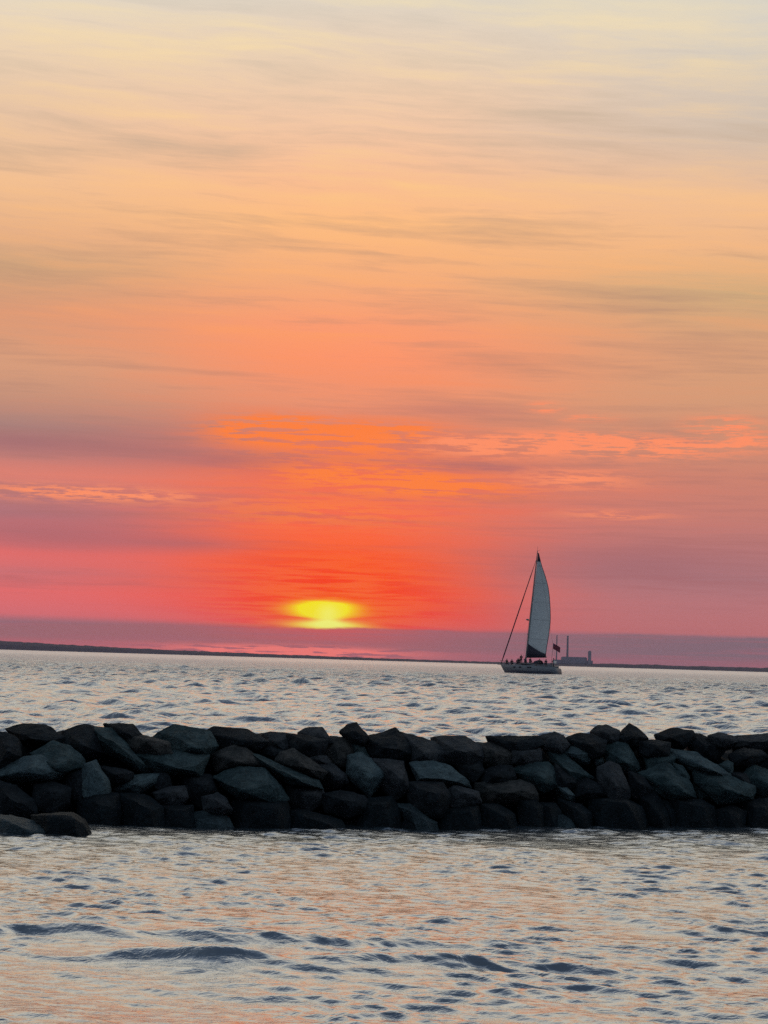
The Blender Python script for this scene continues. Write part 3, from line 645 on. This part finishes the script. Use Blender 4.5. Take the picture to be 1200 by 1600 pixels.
# (row, material, outline in photo pixels, ridge points that stand out towards the viewer, label words)
# rows: c crest, u upper face, m middle face, f foot at the waterline
ROCKS = [
('c','d',[(-12,1143),(10,1143),(28,1153),(32,1167),(31,1180),(0,1197),(-14,1197)],[(12,1178)],''),
('c','d',[(11,1138),(18,1133),(37,1129),(70,1131),(95,1143),(103,1152),(95,1164),(60,1162),(30,1156)],[(40,1153),(80,1158)],'broad low dome-shaped'),
('u','g',[(50,1177),(85,1154),(108,1163),(128,1185),(127,1197),(105,1207),(88,1208),(60,1182)],[(112,1198),(90,1200)],'large blue-grey peaked'),
('u','l',[(-10,1206),(38,1180),(63,1178),(83,1188),(96,1206),(75,1213),(25,1215),(-10,1213)],[(20,1207),(55,1198),(75,1209)],'pale wedge-shaped'),
('c','d',[(98,1142),(130,1129),(141,1131),(150,1150),(160,1172),(150,1181),(130,1179),(118,1168),(98,1158)],[(133,1170)],'dark upright'),
('c','g',[(143,1132),(160,1130),(178,1136),(200,1158),(215,1176),(235,1197),(237,1203),(225,1202),(195,1187),(170,1174),(152,1155)],[(175,1163),(208,1186)],'long slab sloping down to the right, light-edged'),
('c','d',[(163,1129),(180,1127),(207,1129),(217,1136),(221,1147),(212,1158),(190,1152),(172,1140)],[(200,1149)],'flat-topped'),
('u','b',[(196,1148),(225,1146),(242,1152),(263,1160),(267,1176),(257,1182),(222,1176),(206,1172),(198,1160)],[(232,1157),(250,1165)],'brownish block'),
('c','g',[(242,1149),(263,1132),(273,1129),(303,1133),(325,1142),(336,1163),(330,1174),(318,1179),(280,1178),(262,1162)],[(285,1166),(318,1170)],'large light-streaked'),
('c','d',[(323,1143),(337,1135),(357,1134),(385,1138),(408,1146),(418,1157),(402,1168),(370,1168),(345,1170),(330,1163)],[(358,1158),(392,1160)],'long low dark'),
('u','g',[(206,1176),(223,1168),(262,1180),(280,1178),(322,1179),(324,1192),(310,1207),(275,1211),(247,1204),(222,1190)],[(256,1199),(300,1202)],'wide blue-grey slab'),
('u','b',[(327,1185),(333,1177),(363,1164),(382,1165),(397,1177),(409,1195),(400,1199),(375,1199),(355,1200),(338,1202),(329,1195)],[(348,1186),(388,1191)],'arched grey-brown'),
('u','g',[(383,1167),(402,1171),(433,1188),(455,1195),(493,1214),(500,1226),(477,1226),(453,1220),(423,1205),(400,1188)],[(440,1208),(478,1222)],'long straight slab leaning down to the right'),
('m','g',[(333,1212),(347,1203),(375,1197),(413,1198),(432,1213),(442,1227),(447,1243),(430,1250),(395,1246),(372,1242),(352,1233),(338,1222)],[(375,1234),(422,1240)],'big rounded blue-grey'),
('c','p',[(408,1147),(422,1142),(453,1145),(459,1160),(447,1174),(425,1170),(410,1160)],[(435,1164)],'small rounded'),
('c','d',[(450,1146),(470,1146),(512,1155),(505,1175),(480,1180),(457,1172)],[(485,1160)],'low dark'),
('c','p',[(467,1144),(477,1137),(490,1134),(503,1134),(513,1143),(518,1156),(494,1160),(473,1153)],[(494,1152)],'small domed'),
('u','b',[(430,1190),(440,1173),(460,1169),(477,1180),(509,1203),(500,1212),(478,1208),(452,1198)],[(468,1194),(492,1206)],'rust-brown slanting'),
('u','p',[(474,1179),(493,1173),(510,1181),(517,1194),(500,1194),(485,1190)],[(500,1188)],'small smooth grey'),
('m','p',[(485,1188),(518,1192),(537,1209),(543,1220),(525,1226),(508,1222),(497,1205)],[(515,1205),(532,1217)],'sloping purple-grey'),
('c','d',[(533,1143),(543,1132),(557,1128),(567,1135),(575,1150),(567,1158),(548,1156)],[(557,1150)],'round knob-shaped'),
('u','b',[(500,1176),(517,1148),(530,1148),(545,1154),(552,1172),(540,1192),(520,1190)],[(530,1170)],'rounded olive-brown'),
('u','g',[(541,1151),(557,1147),(567,1163),(581,1184),(575,1190),(556,1182),(547,1165)],[(562,1175)],'narrow upright'),
('m','l',[(541,1194),(545,1180),(562,1173),(580,1182),(592,1192),(603,1212),(592,1222),(575,1239),(562,1229),(543,1210)],[(574,1222),(597,1212),(556,1200)],'pale cracked egg-shaped'),
('m','p',[(583,1185),(607,1183),(630,1188),(643,1203),(641,1232),(617,1241),(598,1230),(598,1200)],[(612,1205),(630,1222)],'blunt purple-grey'),
('c','d',[(571,1151),(592,1146),(607,1142),(617,1136),(630,1143),(640,1160),(640,1178),(623,1190),(600,1186),(583,1182),(573,1166)],[(600,1168),(622,1170)],'pointed dark'),
('c','p',[(628,1143),(645,1147),(657,1153),(678,1158),(699,1177),(690,1193),(667,1191),(643,1190),(636,1165)],[(665,1178)],'gently sloping purple-grey'),
('m','l',[(644,1192),(652,1189),(677,1189),(703,1197),(720,1209),(736,1222),(713,1221),(690,1220),(655,1219),(647,1206)],[(690,1217),(658,1215)],'pale flat wedge'),
('c','p',[(677,1151),(702,1148),(727,1150),(740,1157),(752,1167),(754,1187),(730,1196),(705,1190),(680,1180)],[(705,1170),(732,1176)],'wide low'),
('c','b',[(736,1160),(752,1156),(770,1157),(797,1168),(802,1186),(780,1198),(756,1188)],[(772,1176)],'olive-tinted'),
('c','d',[(763,1150),(800,1150),(838,1149),(849,1160),(820,1173),(795,1170),(768,1162)],[(805,1160)],'long flat-topped'),
('c','p',[(843,1150),(852,1144),(866,1142),(879,1148),(890,1161),(877,1172),(850,1166)],[(866,1160)],'small round-topped'),
('m','d',[(748,1212),(753,1203),(777,1195),(798,1196),(806,1218),(780,1226),(753,1225)],[(775,1212)],'squarish'),
('m','b',[(746,1223),(775,1217),(810,1217),(830,1226),(840,1246),(800,1250),(760,1251),(746,1240)],[(775,1238),(815,1238)],'broad olive-grey'),
('u','g',[(798,1203),(823,1190),(855,1189),(868,1203),(872,1224),(847,1232),(827,1220),(808,1210)],[(838,1212),(855,1220)],'rounded teal-grey'),
('u','p',[(795,1168),(815,1164),(842,1168),(846,1185),(825,1194),(800,1190)],[(820,1182)],'small dim'),
('u','g',[(856,1168),(883,1178),(905,1196),(924,1212),(910,1218),(895,1218),(876,1208),(862,1190)],[(880,1198),(900,1213)],'long knife-edged slab'),
('c','l',[(877,1176),(893,1158),(902,1157),(924,1174),(919,1188),(897,1185)],[(888,1178),(912,1184)],'pale tilted'),
('c','d',[(884,1155),(902,1145),(925,1145),(948,1158),(942,1176),(923,1180),(903,1166)],[(925,1164)],'low dark'),
('c','p',[(923,1143),(933,1132),(947,1130),(967,1142),(963,1155),(947,1160),(930,1152)],[(945,1150)],'twin-lobed'),
('c','d',[(970,1142),(983,1129),(992,1132),(1002,1140),(1014,1155),(1000,1162),(973,1160),(962,1152)],[(988,1152)],'sharply pointed'),
('u','g',[(943,1166),(962,1159),(978,1160),(990,1178),(1000,1195),(988,1206),(967,1198),(950,1190)],[(968,1186),(985,1196)],'flat-faced dark teal'),
('m','p',[(935,1198),(953,1187),(967,1193),(979,1213),(985,1240),(975,1246),(955,1246),(944,1236),(936,1218)],[(956,1222),(972,1236)],'tall tombstone-shaped'),
('m','d',[(893,1222),(918,1215),(940,1226),(952,1242),(930,1248),(902,1242)],[(922,1236)],'low dim'),
('m','l',[(871,1228),(886,1228),(899,1243),(890,1246),(878,1238)],[(886,1239)],'very small pale-edged'),
('u','l',[(928,1185),(940,1183),(944,1191),(932,1194)],[(936,1190)],'tiny pale cube-shaped'),
('m','g',[(996,1206),(1010,1197),(1042,1189),(1057,1203),(1075,1222),(1085,1240),(1050,1246),(1028,1236),(1008,1216)],[(1040,1222),(1064,1236)],'large scored slab'),
('u','g',[(1008,1181),(1020,1175),(1045,1176),(1055,1184),(1045,1196),(1013,1199)],[(1030,1190)],'low teal-grey'),
('u','g',[(1053,1191),(1067,1196),(1077,1212),(1074,1221),(1058,1211)],[(1066,1208)],'narrow teal-grey'),
('u','l',[(1041,1167),(1063,1165),(1090,1174),(1117,1190),(1143,1207),(1138,1214),(1108,1207),(1080,1199),(1051,1182)],[(1085,1193),(1118,1205)],'long pale straight-edged slab'),
('m','g',[(1087,1204),(1117,1201),(1150,1215),(1175,1227),(1177,1244),(1150,1251),(1123,1249),(1106,1238),(1090,1222)],[(1125,1230),(1155,1240)],'broad rounded teal-grey'),
('m','g',[(1085,1222),(1105,1218),(1121,1232),(1119,1246),(1093,1245)],[(1106,1238)],'small rounded'),
('c','d',[(1025,1148),(1038,1140),(1050,1136),(1080,1141),(1087,1152),(1072,1163),(1050,1162),(1030,1158)],[(1055,1154)],'dark humped'),
('c','d',[(1078,1143),(1095,1146),(1113,1154),(1136,1166),(1122,1182),(1093,1181),(1080,1162)],[(1105,1168)],'sloping'),
('c','p',[(1108,1149),(1123,1144),(1143,1148),(1152,1158),(1130,1164),(1112,1158)],[(1130,1155)],'small flat'),
('c','p',[(1141,1150),(1157,1146),(1180,1148),(1212,1144),(1214,1162),(1180,1170),(1148,1164)],[(1165,1160),(1200,1158)],'long low'),
('u','g',[(1125,1194),(1137,1187),(1146,1192),(1144,1206),(1132,1205)],[(1137,1199)],'little pale'),
('u','g',[(1161,1211),(1177,1192),(1200,1199),(1214,1210),(1214,1232),(1190,1238),(1170,1228)],[(1185,1220),(1200,1225)],'large faceted'),
('u','d',[(1141,1178),(1163,1167),(1188,1171),(1199,1182),(1170,1194),(1147,1192)],[(1170,1183)],'low broken'),
('f','p',[(998,1243),(1010,1233),(1023,1235),(1030,1252),(1044,1270),(1050,1289),(1036,1291),(1016,1278),(1005,1260)],[(1016,1255),(1034,1278)],'thin leaning'),
('f','d',[(1033,1248),(1043,1251),(1056,1266),(1052,1284),(1040,1268)],[(1046,1266)],'narrow'),
('f','l',[(-12,1271),(20,1272),(50,1283),(72,1295),(70,1308),(33,1310),(-12,1310)],[(8,1283),(36,1300),(62,1304)],'pale rounded'),
('f','d',[(53,1273),(80,1267),(113,1268),(130,1282),(144,1298),(138,1308),(75,1309)],[(75,1273),(112,1274),(128,1288)],'dark flat-topped'),
('m','d',[(-12,1213),(25,1225),(50,1250),(55,1267),(25,1272),(-12,1270)],[(10,1245),(35,1258)],'large very dark'),
('m','d',[(54,1224),(83,1219),(109,1230),(104,1252),(80,1266),(52,1258)],[(75,1235),(92,1242)],'dim rounded'),
('m','l',[(131,1194),(150,1186),(156,1196),(170,1219),(168,1242),(140,1248),(122,1226)],[(142,1194),(160,1212)],'sharp pale-edged'),
('m','d',[(153,1195),(185,1199),(208,1206),(200,1218),(172,1222)],[(180,1210)],'low dim'),
('m','l',[(168,1223),(185,1213),(212,1211),(230,1205),(248,1208),(243,1223),(213,1237),(183,1236)],[(200,1227),(232,1220)],'pale blue flat-topped'),
('f','p',[(122,1252),(150,1235),(183,1238),(188,1270),(176,1291),(140,1292),(124,1280)],[(145,1255),(170,1260)],'blocky dark'),
('f','d',[(183,1238),(225,1240),(253,1262),(256,1290),(200,1291),(184,1272)],[(210,1252),(240,1265)],'wide black'),
('m','p',[(240,1238),(267,1227),(288,1227),(292,1245),(273,1258),(250,1253)],[(256,1240),(278,1238)],'small squared'),
('m','p',[(316,1244),(340,1236),(353,1247),(362,1263),(345,1270),(320,1265)],[(335,1250),(350,1260)],'pale-edged small'),
('f','g',[(292,1268),(322,1266),(355,1276),(368,1289),(347,1295),(310,1294)],[(315,1283),(345,1288)],'low teal wet'),
('m','p',[(450,1229),(480,1222),(500,1226),(510,1250),(480,1264),(452,1255)],[(470,1238),(492,1240)],'dim angular'),
('f','d',[(448,1264),(470,1262),(500,1270),(530,1281),(549,1296),(527,1302),(480,1299),(446,1290)],[(475,1276),(515,1288)],'long low dark'),
('m','d',[(503,1239),(535,1235),(567,1243),(575,1262),(545,1272),(510,1266)],[(525,1248),(552,1254)],'wide dark'),
('f','d',[(618,1293),(637,1279),(650,1277),(664,1295),(655,1303),(625,1303)],[(642,1288)],'small domed wet'),
('f','g',[(618,1258),(642,1254),(663,1268),(680,1283),(686,1297),(660,1298),(640,1282)],[(640,1266),(665,1282)],'curved green-tinged'),
('m','p',[(692,1237),(710,1227),(745,1236),(751,1252),(715,1262),(694,1254)],[(708,1232),(738,1241)],'dark with a pale top edge,'),
('f','p',[(745,1254),(780,1256),(802,1272),(808,1291),(765,1292),(744,1274)],[(765,1262),(790,1276)],'sloping blue-black'),
('f','p',[(811,1250),(837,1247),(849,1260),(848,1287),(825,1291),(811,1275)],[(822,1256),(840,1262)],'upright squared'),
('f','d',[(846,1254),(868,1254),(877,1268),(872,1291),(850,1291)],[(858,1262)],'narrow black'),
('f','g',[(868,1270),(880,1272),(898,1283),(910,1292),(880,1293),(864,1288)],[(882,1280)],'low pale-edged'),
('f','b',[(874,1247),(907,1255),(924,1270),(922,1291),(900,1288),(880,1268)],[(898,1264),(912,1276)],'greenish black'),
('f','d',[(922,1246),(975,1243),(1002,1258),(1014,1291),(930,1292)],[(945,1250),(980,1255)],'biggest black'),
('f','d',[(1113,1267),(1143,1258),(1164,1268),(1162,1292),(1118,1293)],[(1135,1268),(1152,1274)],'blunt dark'),
('f','d',[(1162,1252),(1200,1246),(1214,1262),(1214,1297),(1175,1297)],[(1180,1262),(1200,1262)],'dark blocky'),
('f','d',[(1050,1245),(1095,1247),(1116,1260),(1118,1291),(1056,1291)],[(1070,1255),(1100,1260)],'wide black'),
('f','p',[(1068,1284),(1080,1281),(1093,1281),(1102,1290),(1096,1297),(1072,1297)],[(1084,1288)],'small wet'),
('f','d',[(562,1246),(612,1242),(622,1262),(624,1298),(560,1298)],[(580,1256),(605,1256)],'tall black'),
('m','d',[(640,1222),(690,1222),(704,1245),(690,1272),(652,1268),(640,1250)],[(660,1234),(684,1240)],'large black'),
('f','d',[(683,1262),(745,1258),(752,1291),(688,1293)],[(705,1268),(735,1268)],'wide squared black'),
('f','d',[(365,1248),(400,1246),(446,1252),(454,1291),(366,1292)],[(390,1260),(430,1262)],'broad black'),
('f','d',[(250,1258),(300,1257),(304,1290),(254,1291)],[(270,1266),(288,1266)],'squat black'),
('m','d',[(286,1210),(328,1210),(338,1236),(315,1256),(290,1248)],[(305,1222),(322,1228)],'shadowed'),
('m','d',[(984,1204),(1004,1212),(1022,1234),(1000,1246),(986,1240)],[(1000,1226)],'shadowed'),
('u','d',[(1000,1158),(1022,1154),(1046,1160),(1044,1178),(1012,1180),(1000,1172)],[(1025,1168)],'dim flat'),
('m','d',[(100,1206),(128,1200),(134,1222),(126,1246),(105,1240)],[(118,1218)],'shadowed'),
('m','d',[(240,1206),(262,1208),(268,1226),(250,1234),(240,1226)],[(254,1218)],'small shadowed'),
('m','d',[(868,1190),(898,1216),(900,1226),(880,1232),(866,1222)],[(880,1216)],'dim wedge'),
('u','d',[(714,1192),(748,1188),(756,1204),(742,1220),(722,1210)],[(736,1202)],'small dim'),
('m','d',[(1140,1206),(1166,1208),(1174,1224),(1156,1226)],[(1156,1216)],'small dim'),
('u','d',[(398,1160),(430,1166),(450,1176),(436,1190),(405,1178)],[(424,1176)],'mottled dark'),
]
ORD = ['first', 'second', 'third', 'fourth', 'fifth', 'sixth', 'seventh', 'eighth', 'ninth', 'tenth', 'eleventh', 'twelfth', 'thirteenth', 'fourteenth', 'fifteenth',
       'sixteenth', 'seventeenth', 'eighteenth', 'nineteenth', 'twentieth', 'twenty-first', 'twenty-second', 'twenty-third', 'twenty-fourth', 'twenty-fifth', 'twenty-sixth', 'twenty-seventh', 'twenty-eighth', 'twenty-ninth', 'thirtieth', 'thirty-first', 'thirty-second', 'thirty-third']
ROWN = {'c': 'on the breakwater crest', 'u': 'in the row below the crest', 'm': 'halfway down the breakwater', 'f': 'at the waterline'}
def make_rock(row, mk, outline, ridge, label, seed):
    rnd = random.Random(seed)
    cx = sum(p[0] for p in outline) / len(outline); cy = sum(p[1] for p in outline) / len(outline)
    x0, x1 = min(p[0] for p in outline), max(p[0] for p in outline); y0, y1 = min(p[1] for p in outline), max(p[1] for p in outline)
    dc = face_depth(cx, cy)
    size = min(x1 - x0, (y1 - y0) * 1.4) * dc / F
    if row == 'f': outline = [(x, y + (16 if y > cy + (y1 - cy) * .35 else 0)) for x, y in outline]
    pts = []
    outline = list(outline)
    while len(outline) > 6:                   # keep the corners that turn most
        def turn(i):
            a, b, c = Vector(outline[i - 1]), Vector(outline[i]), Vector(outline[(i + 1) % len(outline)])
            return abs((b - a).cross(c - b)) if 0 else abs((b - a).x * (c - b).y - (b - a).y * (c - b).x)
        outline.pop(min(range(len(outline)), key=turn))
    outline = [(cx + (x - cx) * 1.12, y if y < cy else cy + (y - cy) * 1.30) for x, y in outline]
    dc += rnd.uniform(-.14, .14) if row != 'f' else 0
    for x, y in outline:                      # the silhouette, leaning back with the slope
        dd = dc + (cy - y) * dc / F * .75
        pts.append(at(x, y, dd))
    for x, y in ridge:                        # edge that stands out
        dd = dc - size * rnd.uniform(.55, .8) + (cy - y) * dc / F * .75
        pts.append(at(x, y, dd))
    for x, y in outline:                      # broken shoulder near the front
        if rnd.random() < .6: continue
        q_ = rnd.uniform(.72, .96); xx, yy = cx + (x - cx) * q_, cy + (y - cy) * q_
        dd = dc - size * rnd.uniform(.04, .16) + (cy - y) * dc / F * .75
        pts.append(at(xx, yy, dd))
    for x, y in outline:                      # buried back
        q = at(cx + (x - cx) * .8, cy + (y - cy) * .75, dc + (cy - y) * dc / F * .75)
        q += Vector((rnd.uniform(-.03, .03), size * rnd.uniform(.55, .8) + .1, -.10)); pts.append(q)
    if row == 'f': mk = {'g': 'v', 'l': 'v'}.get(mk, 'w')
    c0 = sum(pts, Vector()) / len(pts)
    bm = bmesh.new()
    for q in pts: bm.verts.new(q - c0)
    r = bmesh.ops.convex_hull(bm, input=bm.verts)
    bmesh.ops.delete(bm, geom=[v for v in bm.verts if not v.link_faces], context='VERTS')
    for kk in range(5):                       # chips knocked off the weather side
        nrm = Vector((rnd.choice((-1, 1)) * rnd.uniform(.4, 1), rnd.uniform(-1, -.5), rnd.uniform(-.9, .5))).normalized()
        mxd = max(v.co.dot(nrm) for v in bm.verts)
        bmesh.ops.bisect_plane(bm, geom=bm.verts[:] + bm.edges[:] + bm.faces[:], plane_co=nrm * mxd * rnd.uniform(.86, .96), plane_no=nrm, clear_outer=True)
    co_ = [v.co.copy() for v in bm.verts]; bm.clear()
    for q in co_: bm.verts.new(q)
    bmesh.ops.convex_hull(bm, input=bm.verts)
    bmesh.ops.delete(bm, geom=[v for v in bm.verts if not v.link_faces], context='VERTS')
    bmesh.ops.remove_doubles(bm, verts=bm.verts, dist=.012)
    bmesh.ops.dissolve_limit(bm, angle_limit=R(7), verts=bm.verts, edges=bm.edges)
    try: bmesh.ops.bevel(bm, geom=bm.edges[:], offset=min(.010, size * .03), segments=1, affect='EDGES', clamp_overlap=True)
    except Exception: pass
    bmesh.ops.triangulate(bm, faces=bm.faces)
    for it in range(4):
        ee = [e for e in bm.edges if e.calc_length() > .045]
        if not ee or len(bm.verts) > 5000: break
        bmesh.ops.subdivide_edges(bm, edges=ee, cuts=1); bmesh.ops.triangulate(bm, faces=[f for f in bm.faces if len(f.verts) > 3])
    bm.normal_update()
    sv_ = Vector((seed * 3.7, seed * 1.3, 0)); am_ = min(.022, size * .045)
    for v in bm.verts:
        p = v.co
        n1 = noise.fractal(p * 3.2 + sv_, .8, 2.2, 3) ; n2 = noise.fractal(p * 14 + sv_, .8, 2.1, 3)
        lay_ = noise.noise(Vector((p.x * 2, p.y * 2, p.z * 16)) + sv_)
        v.co += v.normal * (am_ * (n1 * .9 + lay_ * .22) + .0065 * n2)
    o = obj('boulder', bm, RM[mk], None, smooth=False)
    o.location = c0
    tag(o, label, 'boulder', 'granite boulders of the breakwater')
    return o
def landmark(cx):
    for a, b, t in ((-50, 170, 'toward the left edge'), (430, 590, 'below the sun'), (780, 880, 'below the sailboat'), (1080, 1250, 'toward the right edge')):
        if a <= cx < b: return t
    return ''
by = {}
cent = lambda r: sum(p[0] for p in r[2]) / len(r[2])
for k_ in 'cumf':
    for i, rr_ in enumerate(sorted([q for q in ROCKS if q[0] == k_], key=cent)): by[id(rr_)] = (i, k_)
cnt = {k_: len([q for q in ROCKS if q[0] == k_]) for k_ in 'cumf'}
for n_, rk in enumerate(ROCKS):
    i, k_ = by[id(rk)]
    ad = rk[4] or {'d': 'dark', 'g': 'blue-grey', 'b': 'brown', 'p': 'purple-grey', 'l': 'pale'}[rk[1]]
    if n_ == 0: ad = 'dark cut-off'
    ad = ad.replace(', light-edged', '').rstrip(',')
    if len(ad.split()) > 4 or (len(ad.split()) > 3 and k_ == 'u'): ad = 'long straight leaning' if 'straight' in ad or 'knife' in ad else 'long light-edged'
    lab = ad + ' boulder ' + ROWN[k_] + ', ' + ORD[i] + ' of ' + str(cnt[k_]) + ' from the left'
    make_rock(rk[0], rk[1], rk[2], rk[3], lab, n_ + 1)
# the breakwater runs on past both edges of the picture
def shifted(rk, s, j):
    f = lambda p: (p[0] + s, p[1] + s * .0295 * (1 if s > 0 else 1) - s * .028)
    return rk[0], rk[1], [f(p) for p in rk[2]], [f(p) for p in rk[3]]
n_ = 400
for rk in ROCKS:
    c_ = cent(rk)
    if 800 < c_ < 1140:
        a, b, o_, g_ = shifted(rk, -1208, n_); n_ += 1
        make_rock(a, b, o_, g_, 'granite boulder where the breakwater runs on past the left edge', n_)
    if 60 < c_ < 400:
        a, b, o_, g_ = shifted(rk, 1212, n_); n_ += 1
        make_rock(a, b, o_, g_, 'granite boulder where the breakwater runs on past the right edge', n_)
# smaller rubble packed inside and behind, one mass
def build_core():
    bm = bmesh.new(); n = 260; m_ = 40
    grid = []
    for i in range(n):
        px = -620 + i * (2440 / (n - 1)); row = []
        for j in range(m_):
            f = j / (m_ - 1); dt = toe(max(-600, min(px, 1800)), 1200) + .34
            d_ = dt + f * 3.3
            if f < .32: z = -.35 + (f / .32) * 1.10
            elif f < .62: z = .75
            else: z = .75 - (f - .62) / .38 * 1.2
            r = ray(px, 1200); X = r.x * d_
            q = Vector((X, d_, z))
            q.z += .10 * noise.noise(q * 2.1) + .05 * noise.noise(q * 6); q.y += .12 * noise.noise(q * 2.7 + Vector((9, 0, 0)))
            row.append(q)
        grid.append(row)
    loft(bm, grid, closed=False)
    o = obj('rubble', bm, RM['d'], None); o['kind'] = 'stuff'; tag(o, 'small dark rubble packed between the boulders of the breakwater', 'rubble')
build_core()

# ------------------------------------------------------------------ sea haze: one closed box of thin even air
bm = bmesh.new(); box(bm, (0, 0, 74), (25600, 25600, 152)); me = bpy.data.meshes.new('haze'); bm.to_mesh(me); bm.free()
mh = bpy.data.materials.new('haze'); mh.use_nodes = True; th = mh.node_tree; th.nodes.clear()
pv = th.nodes.new('ShaderNodeVolumePrincipled'); pv.inputs['Density'].default_value = 2.3e-5; pv.inputs['Color'].default_value = (.72, .62, 1.0, 1)
pv.inputs['Anisotropy'].default_value = .1
oh = th.nodes.new('ShaderNodeOutputMaterial'); th.links.new(pv.outputs[0], oh.inputs['Volume'])
me.materials.append(mh); ho = bpy.data.objects.new('haze', me); C.objects.link(ho); ho['kind'] = 'stuff'
